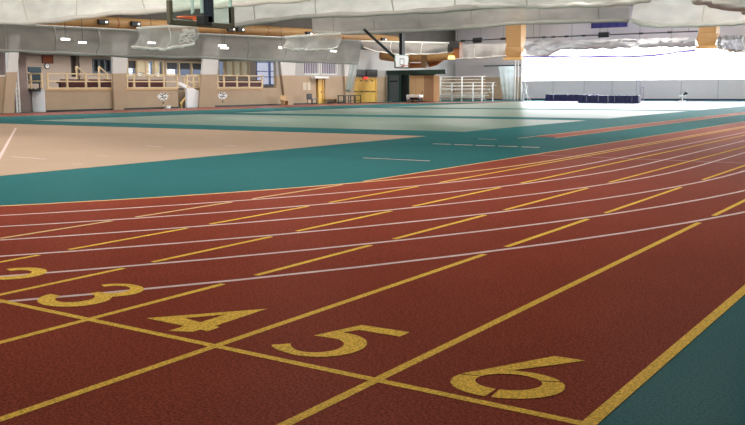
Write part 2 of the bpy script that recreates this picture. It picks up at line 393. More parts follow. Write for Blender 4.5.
for i, h in enumerate(bw):
    w_ = thing('window_%d' % (i+4), wn[i], 'window', (XB, h[0], h[2]), kind='structure')
    f = MB(); t = .07
    f.box(XB-.15, XB+.05, h[0], h[1], h[2], h[2]+t).box(XB-.15, XB+.05, h[0], h[1], h[3]-t, h[3])
    nn = (4, 3, 4, 2)[i]
    for k in range(nn+1): y = h[0]+(h[1]-h[0])*k/nn; f.box(XB-.15, XB+.05, y-.05, y+.05, h[2], h[3])
    if i == 3:
        for q in (.28, .48, .8): f.box(XB-.12, XB+.05, h[0], h[1], h[2]+(h[3]-h[2])*q, h[2]+(h[3]-h[2])*q+.07)
    f.build('frame', railm if i != 3 else mat('frame_blue', (120, 140, 190), .5, grain=.02), w_)
    MB().box(XB-.2, XB-.18, h[0], h[1], h[2], h[3]).build('pane', tglass if i < 3 else glass_mat('pale_glass', (146, 146, 150), .05), w_)
    L_ = h[1]-h[0]; H_ = h[3]-h[2]
    if i == 0:
        for q0, q1 in ((.3, .62), (.72, .92)):
            c = MB(); nf = 10
            for k in range(nf): yy = h[0]+L_*(q0+(q1-q0)*k/nf); c.tube([(XB-.08, yy, h[2]+H_*.2), (XB-.08, yy, h[3])], L_*(q1-q0)/nf*.6, 8)
            c.build('curtain', curt, w_, smooth=True)
        MB().box(XB-.14, XB-.1, h[0], h[0]+L_*.25, h[2]+H_*.5, h[3]).build('blind', dgrey, w_)
    if i == 1:
        for q0, q1 in ((.02, .3), (.34, .64), (.68, .98)): MB().box(XB-.14, XB-.1, h[0]+L_*q0, h[0]+L_*q1, h[2]+H_*.5, h[3]).build('blind', dgrey, w_)
    if i == 2:
        for q0, q1 in ((.2, .48), (.52, .72), (.8, .97)): MB().box(XB-.14, XB-.1, h[0]+L_*q0, h[0]+L_*q1, h[2], h[3]).build('curtain', curt, w_)  # cream panels stand in for the lit yellowish interior
h = yd; d = thing('door_1', 'dark open doorway at the back of the left balcony', 'door', (XB, h[0], h[2]), kind='structure')
MB().box(XB-.3, XB-.25, h[0], h[1], h[2], h[3]).build('doorway_dark', mat('dark_brown', (44, 30, 26), .7, grain=.03), d)  # dark sheet stands for the unlit space behind the opening
MB().box(XB-.02, XB+.03, h[0]-.08, h[0], h[2], h[3]+.08).box(XB-.02, XB+.03, h[1], h[1]+.08, h[2], h[3]+.08).build('frame', dgrey, d)
h = dw; w_ = thing('window_8', 'dark interior window on the balcony back wall right of the doorway', 'window', (XB, h[0], h[2]), kind='structure')
MB().box(XB-.2, XB-.15, h[0], h[1], h[2], h[3]).build('pane', black, w_)
f = MB()
for k in range(4): y = h[0]+(h[1]-h[0])*k/3; f.box(XB-.1, XB+.04, y-.05, y+.05, h[2], h[3])
f.box(XB-.1, XB+.04, h[0], h[1], h[2], h[2]+.25).box(XB-.1, XB+.04, h[0], h[1], h[3]-.08, h[3]).build('frame', bluegrey, w_)
# left end beyond the balcony: bright window, tan wall
h = rx(-30, 8.5, 52, 76.5, XL)
m = MB(); holes_rect(m, 'x', XL, YB, yb(14), 0, 3.7, [h], -.3)
S(m.build('wall_left_near', wtan), 'tan wall under the bright window at the left edge', 'wall')
w_ = thing('window_9', 'bright white window at the far left edge of the hall', 'window', (XL, h[0], h[2]), kind='structure')
MB().box(XL-.2, XL-.18, h[0], h[1], h[2], h[3]).build('pane', glass, w_)
MB().box(XL-.15, XL+.03, h[0], h[1], h[2], h[2]+.08).box(XL-.15, XL+.03, h[1]-.08, h[1], h[2], h[3]).build('frame', whitem, w_)
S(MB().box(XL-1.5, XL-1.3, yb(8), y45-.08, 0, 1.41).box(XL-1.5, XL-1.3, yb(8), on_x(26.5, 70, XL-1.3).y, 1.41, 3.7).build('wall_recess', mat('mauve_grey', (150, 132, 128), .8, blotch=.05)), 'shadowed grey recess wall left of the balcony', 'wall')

# tapered pillars
pil = [((9, 19, 52), (3.4, 13.5, 113.5), 'yellow-lit tapered pillar at the left edge beside the bright window'),
       ((112.5, 128, 53), (114.5, 124, 110.5), 'tapered white-over-tan pillar between the first two balcony bays'),
       ((203.5, 219, 55), (199.5, 215, 107), 'tapered white-over-tan pillar right of the balcony stair'),
       ((280, 296, 57), (285.5, 293.5, 104), 'tapered pillar between the balcony end and the tan door'),
       ((344, 358, 57), (346, 353, 102.5), 'slim tapered pillar beside the yellow double doors')]
for (a0, a1, at), (b0, b1, bt), lab in pil:
    X = XL+.2
    t0, t1 = on_x(a0, at, X), on_x(a1, at, X); b0_, b1_ = on_x(b0, bt, X), on_x(b1, bt, X)
    b0_.z = b1_.z = 0
    f = (zt-0)/(t0.z-0)
    m0, m1 = b0_.lerp(t0, f), b1_.lerp(t1, f); T0, T1 = m0.lerp(t0, 1.9), m1.lerp(t1, 1.9)
    p = MB().prism([b0_, b1_, m1, m0], (-.16, 0, 0)).build('pillar', wtan, None)
    S(p, lab, 'pillar')
    MB().prism([m0, m1, T1, T0], (-.16, 0, 0)).build('upper_part', wwhite, p)

# ------------------------------------------------------------------ balcony railings, seats, stair
def railing(name, label, posts, y_top=None, X=XL-.08, zb=zd, zt_=2.42):
    ys = [on_x(px, 80, X).y for px in posts]
    t = thing(name, label, 'railing', (X, ys[0], zb), 'balcony railings')
    for y in ys: MB().box(X-.045, X+.045, y-.06, y+.06, zb, zt_).build('post', railm, t)
    for z in (zt_-.05, zb+(zt_-zb)*.47, zb+.04): MB().box(X-.03, X+.03, ys[0], ys[-1], z-.035, z+.045).build('rail', railm, t)
    return t
railing('balcony_railing', 'tan railing along the left balcony bay, above the blank tan wall', [47.5, 67, 85.7, 99, 112.5])
railing('balcony_railing', 'tan railing along the middle balcony bay, ending at the stair', [127, 134, 149, 164, 177])
railing('balcony_railing', 'tan railing along the right balcony bay, beside the tall window', [217.5, 224, 237, 249, 262])
railing('balcony_railing', 'short tan railing right of the stair, next to the pillar', [187, 193.5, 199.5, 205.5])
# return rail, sloping at the left end
X0 = XL-.1; X1 = XL-2.0; yy = y45-.1
t = thing('ramp_railing', 'tan railing sloping up at the left end of the balcony', 'railing', (X0, yy, zd))
X0 = XL-.1; Xm = XL-1.2; X1 = XL-3.4
for z in (2.37, 1.9): MB().tube([(X0, yy, z), (Xm, yy, z), (X1, yy, z+.55)], .05, 6).build('rail', railm, t)
for xx, z in ((X0, 2.42), (Xm, 2.42), (X1, 2.97)): MB().box(xx-.05, xx+.05, yy-.05, yy+.05, zd, z).build('post', railm, t)
for px0, px1, lab in ((76.5, 86, 'tan stair rail sloping down from the dark doorway on the balcony'), (99, 108, 'tan stair rail sloping down in front of the dark interior window')):
    X = XL-2.2; a, b = on_x(px0, 66.5, X), on_x(px1, 74.5, X)
    t = thing('stair_railing', lab, 'railing', (X, a.y, zd))
    for dz in (0, -.45, -.9): MB().tube([(X, a.y, a.z+dz), (X, b.y, b.z+dz)], .05, 6).build('rail', railm, t)
    for q in (a, b): MB().box(X-.05, X+.05, q.y-.05, q.y+.05, zd, q.z).build('post', railm, t)
    st = MB()
    for k in range(4): st.box(X-1.2, X-.1, a.y+(b.y-a.y)*k/4, a.y+(b.y-a.y)*(k+1)/4, zd, zd+.8*(4-k)/4)
    st.build('steps', beige, t)
for a, b, lab in ((60, 84, 'maroon bench row behind the left balcony railing, left part'), (88, 112, 'maroon bench row behind the left balcony railing, beside the pillar'), (128, 165, 'maroon bench row behind the middle balcony railing'), (219, 262, 'maroon bench row behind the right balcony railing')):
    X = XL-1.0; y0, y1 = on_x(a, 84, X).y, on_x(b, 84, X).y
    t = thing('bench', lab, 'bench', (X, y0, zd), 'maroon balcony benches')
    MB().box(X-.35, X+.05, y0, y1, zd+.35, zd+.45).build('seat', maroon, t)
    MB().box(X+.05, X+.12, y0, y1, zd+.1, zd+.62).build('backrest', maroon, t)
    for k in range(3): y = y0+(y1-y0)*(.08+.42*k); MB().box(X-.3, X+.05, y-.04, y+.04, zd, zd+.35).build('leg', black, t)
# stair from the balcony to the floor, with white sloping side wall
X = XL-.5
Xs = XL-.06; pl = [on_x(px, py, Xs) for px, py in ((187.3, 107.5), (199.6, 106.8), (199.6, 91.2), (180, 82), (180, 85.5), (187.3, 89))]
for q in pl[:2]: q.z = 0
S(MB().prism(pl, (-.2, 0, 0)).build('wall_stair', MATS['bright_white']), 'white sloping side wall of the balcony stair', 'wall')
S(MB().box(XL-1.7, XL-1.6, y178-.3, y199+.3, 0, 1.3).build('wall_stair_side', wtan), 'tan back of the stair opening under the balcony', 'wall')
t = thing('stair_handrail', 'tan handrail inside the stair opening below the balcony', 'handrail', (XL-.3, y178+.3, 0))
MB().tube([on_x(180.5, 104, XL-.3), on_x(187, 96, XL-.3)], .06, 6).build('rail', door_y, t)
q = on_x(181.5, 104, XL-.3); MB().box(q.x-.04, q.x+.04, q.y-.04, q.y+.04, 0, q.z+.1).build('post', door_y, t)
q = on_x(186.5, 96, XL-.3); MB().box(q.x-.04, q.x+.04, q.y-.04, q.y+.04, 0, q.z).build('post', door_y, t)
X = XL-.45; t = thing('stair_railing', 'tan railing sloping down along the white stair wall', 'railing', (X, y178+1, 1.7))
for dz in (0, -.4): MB().tube([on_x(184, 78.5, X)+Vector((0, 0, dz)), on_x(198, 86, X)+Vector((0, 0, dz))], .05, 6).build('rail', railm, t)
for q in (on_x(184.4, 78.8, X), on_x(197.6, 86, X)): MB().box(X-.04, X+.04, q.y-.04, q.y+.04, q.z-.95, q.z).build('post', railm, t)

# things on the balcony
h = rx(42, 53, 53, 63.5, XB+.04)
t = thing('notice_board', 'square brown board on the balcony wall above the clock', 'board', (XB+.04, h[0], h[2]))
MB().box(XB, XB+.05, h[0]+.05, h[1]-.05, h[2]+.05, h[3]-.05).build('board', brown, t)
fr = MB(); fr.box(XB, XB+.07, h[0], h[1], h[2], h[2]+.06).box(XB, XB+.07, h[0], h[1], h[3]-.06, h[3]).box(XB, XB+.07, h[0], h[0]+.06, h[2], h[3]).box(XB, XB+.07, h[1]-.06, h[1], h[2], h[3])
fr.build('frame', mat('brown_frame', (92, 46, 26), .6, grain=.03), t)
c = on_x(47, 66, XB+.03); R = .2
t = thing('wall_clock', 'round wall clock with white face under the brown board', 'clock', c)
MB().tube([c+Vector((-.03, 0, 0)), c+Vector((.03, 0, 0))], R, 28).build('rim', black, t)
MB().tube([c+Vector((.0, 0, 0)), c+Vector((.04, 0, 0))], R*.78, 28).build('face', whitem, t)
MB().box(c.x+.04, c.x+.05, c.y-.012, c.y+.012, c.z, c.z+.12).build('hand', black, t)
MB().prism([(c.x+.04, c.y, c.z-.012), (c.x+.04, c.y+.09, c.z+.03), (c.x+.04, c.y+.09, c.z+.05), (c.x+.04, c.y, c.z+.012)], (.01, 0, 0)).build('hand', black, t)
X = XL-3.5; h = rx(28.5, 41, 67, 85, X)
t = thing('mobile_screen', 'dark teal-blue panel standing at the left end of the balcony', 'panel', (X, h[0], zd))
MB().box(X-.05, X+.05, h[0], h[1], zd+.35, h[3]).build('panel', mat('teal_black', (24, 46, 56), .6, blotch=.1), t)
for y in (h[0]+.15, h[1]-.15): MB().box(X-.25, X+.25, y-.03, y+.03, zd, zd+.06).box(X-.03, X+.03, y-.03, y+.03, zd+.06, zd+.36).build('foot', black, t)

# black-and-white emblems on the tan wall
def emblem(px, py, label, mirror):
    c = on_x(px, py, XL+.02); t = thing('wall_emblem', label, 'emblem', c, 'black and white wall emblems')
    X = XL+.012
    wb = MB()
    pts = []
    rnd = random.Random(3)
    for k in range(22):
        a = 2*PI*k/22; r = .30+(.10 if k % 2 else -.04)+.04*rnd.random()
        pts.append((X, c.y+1.45*r*math.cos(a)*mirror, c.z+.72*r*math.sin(a)))
    wb.prism(pts, (.02, 0, 0)); wb.build('white_field', whitem, t)
    for (y0, z0, y1, z1, w) in ((-.3, .14, -.02, .05, .09), (.02, .16, .3, .2, .09), (-.28, -.1, .0, -.04, .08), (.06, -.03, .3, -.05, .09), (-.05, .02, .12, -.2, .08), (-.1, .22, .05, .12, .06)):
        a = Vector((X+.024, c.y+y0*mirror, c.z+z0)); b = Vector((X+.024, c.y+y1*mirror, c.z+z1)); q = (b-a).normalized(); nrm = Vector((0, -q.z, q.y))*w/2
        MB().prism([a-nrm*.4, b-nrm, b+nrm, a+nrm*.4], (.008, 0, 0)).build('dark_stroke', black, t)
    MB().box(X, X+.03, c.y-.04, c.y+.04, c.z-.52, c.z-.36).build('tab', dgrey, t)
emblem(163, 96.5, 'black and white emblem on the tan wall left of the stair', 1)
emblem(222.5, 95.7, 'black and white emblem on the tan wall right of the stair', -1)
c = on_x(167.5, 109.5, XL+.4); t = thing('small_box', 'tiny white box on the floor under the left wall emblem', 'box', (c.x, c.y, .005))
MB().box(c.x-.12, c.x+.12, c.y-.2, c.y+.2, .005, .16).build('body', whitem, t, bevel=.01); MB().box(c.x-.13, c.x+.13, c.y-.21, c.y+.21, .16, .2).build('lid', whitem, t)

# white pole and dark locker at left end
X = XL-.5
a = on_x(18.8, 57.5, X); b = on_x(18.8, 112, X)
t = thing('ladder', 'narrow white upright ladder beside the leftmost pillar', 'ladder', (X, b.y, 0))
for s in (-.09, .09): MB().tube([(X, b.y+s, 0), (X, b.y+s, a.z)], .05, 8).build('rail', whitem, t)
for k in range(11): z = .25+k*.3; MB().tube([(X, b.y-.12, z), (X, b.y+.12, z)], .02, 6).build('rung', whitem, t)

# doors on the left wall
def door(name, label, y0, y1, zt_, leaves, m, ajar=0):
    t = thing(name, label, 'door', (XL, y0, 0), kind='structure')
    MB().box(XL-.2, XL+.05, y0, y0+.1, 0, zt_).box(XL-.2, XL+.05, y1-.1, y1, 0, zt_).box(XL-.2, XL+.05, y0, y1, zt_-.1, zt_).build('frame', m, t)
    w = (y1-y0-.2)/leaves
    for k in range(leaves):
        a = y0+.1+w*k
        l = MB().box(XL-.1, XL-.04, a+.015, a+w-.015, .02, zt_-.11).build('door_leaf', m, t)
        if leaves > 1:
            MB().box(XL-.04, XL+.02, a+.12, a+w-.12, 1.0, 1.07).build('push_bar', dgrey, l)
            MB().box(XL-.04, XL-.02, a+.2, a+.2+w*.35, zt_-.3, zt_-.2).build('closer', mat('dark_bronze', (70, 54, 36), .5, grain=.03), l)
        else: MB().box(XL-.04, XL+.02, a+w-.25, a+w-.15, .98, 1.08).build('door_handle', dgrey, l)
    return t
door('door_2', 'single tan door on the left wall under the white canopy', dY0+.3, dY1-.2, 2.2, 1, door_y)
door('door_3', 'yellow double doors under the red exit light', eY0, eY1, 2.28, 4, door_y)
S(MB().box(XL-.4, XL-.32, dY0-.5, dY1+.5, 0, 2.3).box(XL-.4, XL-.32, eY0-.5, eY1+.5, 0, 2.5).build('wall_door_backing', beige), 'plain wall behind the door openings', 'wall')
h = rx(311.5, 325.5, 76, 78.6, XL+.1)
t = thing('door_canopy', 'small white canopy above the tan door', 'canopy', (XL, h[0], h[2])); MB().box(XL+.012, XL+.5, h[0], h[1], h[2], h[2]+.18).build('slab', whitem, t, bevel=.02)
MB().prism([(XL+.012, h[0]+.1, h[2]), (XL+.4, h[0]+.1, h[2]), (XL+.012, h[0]+.1, h[2]-.25)], (0, .05, 0)).build('bracket', whitem, t)
for a, b, lab in ((355.5, 365, 'dark grey scoreboard panel above the yellow doors, left one'), (366, 377, 'dark grey scoreboard panel above the yellow doors, right one')):
    h = rx(a, b, 69.5, 76.5, XL+.05); t = thing('scoreboard', lab, 'scoreboard', (XL+.012, h[0], h[2]), 'dark panels over the yellow doors')
    MB().box(XL+.012, XL+.12, h[0], h[1], h[2], h[3]).build('frame', black, t, bevel=.01); MB().box(XL+.12, XL+.13, h[0]+.08, h[1]-.08, h[2]+.08, h[3]-.08).build('face', dgrey, t)
h = rx(363.8, 367, 77.3, 78.6, XL+.15)
t = thing('exit_light', 'small glowing red exit light over the yellow double doors', 'exit light', (XL+.13, h[0], h[2])); MB().box(XL+.14, XL+.24, h[0], h[1], h[2]-.02, h[3]+.02).build('lens', red_l, t); MB().box(XL+.012, XL+.14, h[0]-.02, h[1]+.02, h[2]-.04, h[3]+.04).build('housing', dgrey, t)
for a, b, lab in ((303, 306.5, 'white paper notice on the tan wall left of the door, left one'), (307.5, 310.5, 'white paper notice on the tan wall left of the door, right one')):
    h = rx(a, b, 82.5, 90, XL+.02); t = tag(MB().box(XL+.011, XL+.02, h[0], h[1], h[2], h[3]).build('paper_sign', mat('paper', (206, 196, 178), .8, grain=.02)), lab, 'notice', 'paper notices')
for px, lab in ((331, 'low tan radiator cover along the wall between door and tables'),):
    h = rx(325.5, 337, 96.5, 103, XL+.3); t = thing('wall_bench', lab, 'bench', (XL, h[0], 0)); MB().box(XL+.05, XL+.4, h[0], h[1], .38, .45).build('seat', card, t)
    for y in (h[0]+.1, h[1]-.1): MB().box(XL+.1, XL+.35, y-.03, y+.03, 0, .38).build('leg', card_d, t)

def table(px0, px1, lab, X=XL+1.2, hgt=.72, top=black):
    y0, y1 = on_x(px0, 100, X).y, on_x(px1, 100, X).y
    t = thing('table', lab, 'table', (X, y0, .005), 'dark tables by the left wall')
    MB().box(X-.35, X+.35, y0, y1, hgt-.06, hgt).build('tabletop', top, t, bevel=.01)
    for y in (y0+.08, y1-.08):
        for x in (X-.3, X+.3): MB().box(x-.03, x+.03, y-.03, y+.03, .004, hgt-.06).build('leg', top, t)
    MB().box(X-.3, X+.3, y0+.08, y1-.08, .2, .24).build('shelf', top, t)
table(340.5, 348.5, 'dark table against the left wall, nearer the tan door')
table(351, 358.5, 'dark table in front of the yellow double doors')
X = XL+1.0; y0, y1 = on_x(309.5, 100, X).y, on_x(314.5, 100, X).y
t = thing('chair', 'black-backed chair by the tan door', 'chair', (X, y0, 0))
MB().box(X-.3, X+.3, y0, y1, .42, .48).build('seat', bluegrey, t); MB().box(X-.32, X-.26, y0, y1, .48, .9).build('backrest', black, t, bevel=.02)
for x in (X-.27, X+.27):
    for y in (y0+.05, y1-.05): MB().box(x-.025, x+.025, y-.025, y+.025, 0, .42).build('leg', black, t)
X = XL+.8; y0, y1 = on_x(282, 100, X).y, on_x(287.5, 100, X).y
t = thing('low_bench', 'small pale low bench at the foot of the wall left of the fourth pillar', 'bench', (X, y0, 0))
MB().box(X-.2, X+.2, y0, y1, .36, .42).build('seat', card, t)
for y in (y0+.08, y1-.08): MB().box(X-.16, X+.16, y-.03, y+.03, 0, .36).build('leg', card, t)
MB().box(X-.22, X-.18, y0, y1, .42, .8).build('backrest', card, t)

# ------------------------------------------------------------------ far corner: green cage, box, bleacher, nets
Yg = 71.0
def px_x(px, py, Y): return on_y(px, py, Y).x
gx0, gx1 = max(XL+.05, px_x(387, 90, Yg)), px_x(446, 71, Yg)
zg = on_y(415, 70, Yg).z
t = thing('storage_cage', 'dark green steel storage frame in the far left corner', 'cage', (gx0, Yg, 0))
MB().box(gx0, gx1, Yg-.1, Yg+.1, zg-.42, zg).build('top_beam', greenm, t)
for px in (388.5, 400, 409): x = max(XL+.15, px_x(px, 90, Yg)); MB().box(x-.09, x+.09, Yg-.08, Yg+.08, 0, zg-.3).build('post', greenm, t)
x = px_x(434.5, 90, Yg); MB().box(x-.08, x+.08, Yg-.08, Yg+.08, 0, zg-.3).build('post', greenm, t)
MB().box(max(XL+.1, px_x(389, 90, Yg)), px_x(399.5, 90, Yg), Yg-.03, Yg+.03, .05, zg-.34).build('panel', bluegrey, t)
MB().box(gx0, px_x(434.5, 90, Yg+.95), Yg+.9, Yg+1.0, 0, zg-.4).build('dark_backing', mat('cage_shadow', (26, 36, 38), .7, blotch=.1), t)  # near-black sheet stands for the darkness inside the cage opening
MB().box(px_x(390, 81, Yg), px_x(398, 81, Yg), Yg-.06, Yg-.03, on_y(395, 82, Yg).z, on_y(395, 80.5, Yg).z).build('door_bar', black, t)
S(MB().box(px_x(377, 80, Yg), px_x(386.5, 80, Yg), Yg+.2, Yg+.6, 0, on_y(381, 77, Yg).z).build('trim_1', mat('ochre', (176, 150, 92), .7, blotch=.05)), 'ochre wall return right of the yellow double doors', 'wall')
Yc = 69.6; x0, x1, x2 = px_x(409.5, 90, Yc), px_x(424, 90, Yc), px_x(432, 90, Yc)
zc = on_y(416, 75.5, Yc).z
t = thing('storage_cabinet', 'tall plain beige cabinet standing between the green cage and bleacher', 'cabinet', (x0, Yc, 0))
MB().prism([(x0, Yc, .06), (x1, Yc-.0, .06), (x2+.2, Yc+1.0, .06), (x0+.2, Yc+1.0, .06)], (0, 0, zc-.06)).build('body', card, t)
MB().prism([(x1+.01, Yc-.012, .06), (x1+.03, Yc-.012, .06), (x2+.02, Yc+.25, .06), (x2, Yc+.26, .06)], (0, 0, zc-.06)).build('side_panel', card_d, t)  # darker copy of the beige paints shading on this face
MB().box(x0+.05, x1-.05, Yc+.1, Yc+.8, .004, .06).build('plinth', black, t)
MB().box(x0+.66, x0+.68, Yc-.012, Yc, .1, zc-.05).build('door_seam', card_d, t)
# white utility cart
Yt = 68.6; x0, x1 = px_x(408, 97, Yt), px_x(421.5, 97, Yt); zb_ = .52
t = thing('utility_cart', 'low white wheeled cart in front of the beige cabinet', 'cart', (x0, Yt, .005))
MB().box(x0, x1, Yt-.35, Yt+.35, .45, .72).build('body', whitem, t, bevel=.05)
MB().box(x0+.02, x0+.35, Yt-.3, Yt+.3, .18, .5).build('battery_box', whitem, t, bevel=.03)
MB().box(x0+.3, x1-.15, Yt-.25, Yt+.25, .22, .45).build('chassis', black, t)
for x in (x0+.22, x1-.22):
    for y in (Yt-.36, Yt+.3):
        w_ = MB().tube([(x, y, .16), (x, y+.07, .16)], .155, 18).build('wheel', black, t); MB().tube([(x, y-.01, .16), (x, y+.08, .16)], .06, 12).build('hub', whitem, w_)
MB().tube([(x1-.1, Yt, .6), (x1+.12, Yt, .98)], .025, 6).tube([(x1+.12, Yt-.2, .98), (x1+.12, Yt+.2, .98)], .025, 6).build('handle', black, t)
# small grey device on the cage post
# bleacher
Yb = 75.6; bx0, bx1 = px_x(436.5, 95, Yb), px_x(486, 95, Yb)
t = thing('bleacher', 'white metal tiered bleacher standing against the tan far wall', 'bleacher', (bx0, Yb, 0))
ztop = on_y(460, 76.5, Yb).z
for k in range(5):
    z = .42+k*.34; y = Yb+k*.55
    MB().box(bx0+.2, bx1-.2, y-.12, y+.14, z, z+.05).build('seat_plank', whitem, t)
    MB().box(bx0+.2, bx1-.2, y+.18, y+.45, z-.24, z-.2).build('foot_plank', whitem, t)
for x in (bx0+.45, (bx0+bx1)/2+.1, bx1-.45):
    MB().box(x-.05, x+.05, Yb-.05, Yb+.05, 0, ztop).build('post', whitem, t)
    MB().box(x-.04, x+.04, Yb+2.3, Yb+2.4, 0, 1.8).build('post', whitem, t)
for z in (ztop-.03, ztop-.3, ztop-.6, ztop-.9, ztop-1.2, .62, .35): MB().tube([(bx0+.1, Yb-.06, z), (bx1-.1, Yb-.06, z)], .035, 6).build('rail', whitem, t)
for x in (bx0, bx0+.25): MB().tube([(x, Yb-.06, .1), (x, Yb-.06, ztop-.1)], .035, 6).build('guard', whitem, t)
# backstop net on a bar
Yn = 82.0
a, b = on_y(484, 66, Yn), on_y(521.5, 66, Yn)
t = thing('backstop_net', 'sheer dark-barred backstop net in front of the tan far wall', 'net', (a.x, Yn, 0))
MB().tube([a, (b.x, Yn, a.z)], .07, 8).build('top_bar', mat('slate', (66, 84, 92), .5, grain=.03), t)
nx0, nx1 = px_x(498, 80, Yn), px_x(514, 80, Yn); nb = px_x(503, 98, Yn)
g = MB(); NU, NV = 12, 10
for v in range(NV+1):
    for uu in range(NU+1):
        l = nx0+(nb-nx0)*(v/NV); x = l+(nx1-l)*uu/NU
        g.v.append((x, Yn+.12*math.sin(uu*1.7)*v/NV, a.z*(1-v/NV)+.08*v/NV))
for v in range(NV):
    for uu in range(NU): k = v*(NU+1)+uu; g.f.append((k, k+1, k+NU+2, k+NU+1))
g.build('netting', net_s, t, smooth=True)
for x in (px_x(514.5, 90, Yn), px_x(521, 90, Yn)): MB().tube([(x, Yn, 0), (x, Yn, a.z)], .04, 8).build('post', whitem, t)
MB().box(px_x(500, 99, Yn), px_x(522, 99, Yn), Yn-.25, Yn+.1, 0, .08).build('base', bluegrey, t)
for px, lab in ((515.5, 'leftmost of the tall white posts by the window edge'), (518.3, 'middle one of the tall white posts by the window edge'), (521.8, 'tall white post nearest the window edge')):
    Yp = 81.0; q = on_y(px, 58, Yp); t = thing('upright_post', lab, 'post', (q.x, Yp, 0), 'white posts by the window edge')
    MB().tube([(q.x, Yp, .03), (q.x, Yp, q.z)], .055, 10).build('pole', whitem, t); MB().tube([(q.x, Yp, 0), (q.x, Yp, .04)], .12, 16).build('base', dgrey, t)
for k, (p0, p1, y1) in enumerate(((520.5, 524, 84), (524, 528, 85), (523, 530.5, 92), (527, 522.5, 88))):
    Yp = 83.5-k*.35; q = on_y(p0, y1-3, Yp); e = on_y(p1, 99.3, Yp)
    t = tag(MB().tube([(e.x, Yp, .01), (q.x, Yp+.2, q.z)], .03, 8).tube([(e.x, Yp, 0), (e.x, Yp, .05)], .06, 8).build('leaning_rod', whitem, None), 'thin white rod leaning by the window edge, %s' % ('leftmost', 'second from left', 'tilted low at the right', 'crossing the other rods')[k], 'rod', 'leaning white rods')

# dark blue mats
def mat_stack(px0, px1, ytop, Y, label, panels):
    x0, x1 = px_x(px0, 99, Y), px_x(px1, 99, Y); z1 = on_y((px0+px1)/2, ytop, Y).z
    t = thing('folded_mat', label, 'mat', (x0, Y, .006), 'dark blue mats before the far window')
    nn = panels; w = (x1-x0)/nn
    MB().box(x0, x1, Y-.02, Y+.62, .006, .07).build('base', mat('mat_edge', (40, 40, 120), .5, grain=.03), t)
    for k in range(nn): MB().box(x0+w*k+.012, x0+w*(k+1)-.012, Y, Y+.6, .07, z1).build('fold', bluem, t, bevel=.05)
    for k in (1, nn-2): MB().box(x0+w*k+w*.45, x0+w*k+w*.55, Y-.01, Y+.0, .1, z1-.03).build('strap', mat('strap_grey', (120, 128, 150), .6, grain=.02), t)
mat_stack(577.8, 607.2, 95.4, 69.8, 'dark blue folded mat in front row, left one', 5)
mat_stack(608.2, 638.5, 95.4, 69.8, 'dark blue folded mat in front row, right one', 7)
mat_stack(545, 597, 94.3, 79.5, 'longer dark blue mat behind the front mats, near the wall', 9)
# stands
Yp = 80.0
for a, b, top, lab in ((636.6, 640.3, 81, 'tall thin standing frame just right of the blue mats'), (641, 643.8, 87.3, 'shorter thin standing frame right of the tall frame')):
    q0, q1 = on_y(a, top, Yp), on_y(b, top, Yp); t = thing('jump_stand', lab, 'stand', (q0.x, Yp, .005), 'jump stands')
    for x in (q0.x, q1.x): MB().tube([(x, Yp, .03), (x, Yp, q0.z)], .03, 8).build('post', mat('stand_mauve', (150, 150, 176), .4, grain=.02), t)
    MB().tube([(q0.x, Yp, q0.z), (q1.x, Yp, q0.z)], .03, 8).build('crossbar', MATS['stand_mauve'], t)
    MB().box(q0.x-.03, q1.x+.03, Yp-.25, Yp+.25, .005, .04).build('base', MATS['stand_mauve'], t)
q = on_y(683, 97, 83.0); t = thing('floor_fan', 'small white stand with tilted black head by the far wall', 'fan', (q.x, 83.0, 0))
MB().tube([(q.x-.35, 83, .45), (q.x+.25, 83, .5)], .09, 10).build('body', whitem, t); MB().tube([(q.x-.05, 83, .02), (q.x-.05, 83, .5)], .05, 8).build('pole', whitem, t)
MB().tube([(q.x-.05, 83, 0), (q.x-.05, 83, .05)], .3, 16).build('base', whitem, t); MB().tube([(q.x+.05, 83, .55), (q.x+.35, 83, .8)], [.09, .18], 12).build('head', black, t)

# ------------------------------------------------------------------ ducts
def duct_run(name, label, pts, r, bands, mm=duct_m):
    t = thing(name, label, 'duct', pts[0])
    MB().tube(pts, r, 20).build('pipe', mm, t, smooth=True)
    for p0, d in bands: MB().tube([Vector(p0)-Vector(d)*.06, Vector(p0)+Vector(d)*.06], r*1.05, 20).build('band', duct_s, t)
    return t
XD = XL+.9
def dpt(px, py): return on_x(px, py, XD)
P = [dpt(-20, 17), dpt(75, 21.3), dpt(140, 24.8), dpt(225, 29), dpt(300, 33), dpt(365, 37.5), dpt(396, 40.5)]
dd = duct_run('air_duct', 'long tan air duct running along the left wall above the net', P, .40, [(dpt(115, 23.4), (0, 1, 0)), (dpt(180, 26.8), (0, 1, 0)), (dpt(265, 31), (0, 1, 0)), (dpt(340, 35.6), (0, 1, 0))])
for px, py, lab in ((102, 22, 'black spotlight on the duct, first from the left'), (134.5, 24, 'black spotlight on the duct left of the near backboard'), (230, 29.2, 'black spotlight on the duct just right of the near backboard'), (239.5, 29.7, 'black spotlight on the duct, second right of the near backboard'), (308, 33.6, 'black spotlight on the duct above the small hanging net'), (383, 39.5, 'black spotlight on the duct near its far end')):
    c = on_x(px, py, XD+.4); t = thing('spotlight', lab, 'spotlight', c, 'spotlights along the duct')
    MB().box(c.x+.01, c.x+.2, c.y-.4, c.y+.4, c.z-.16, c.z+.16).build('housing', black, t, bevel=.03)
    MB().box(c.x+.2, c.x+.22, c.y+.14, c.y+.26, c.z-.05, c.z+.05).build('lens', lamp_m, t)
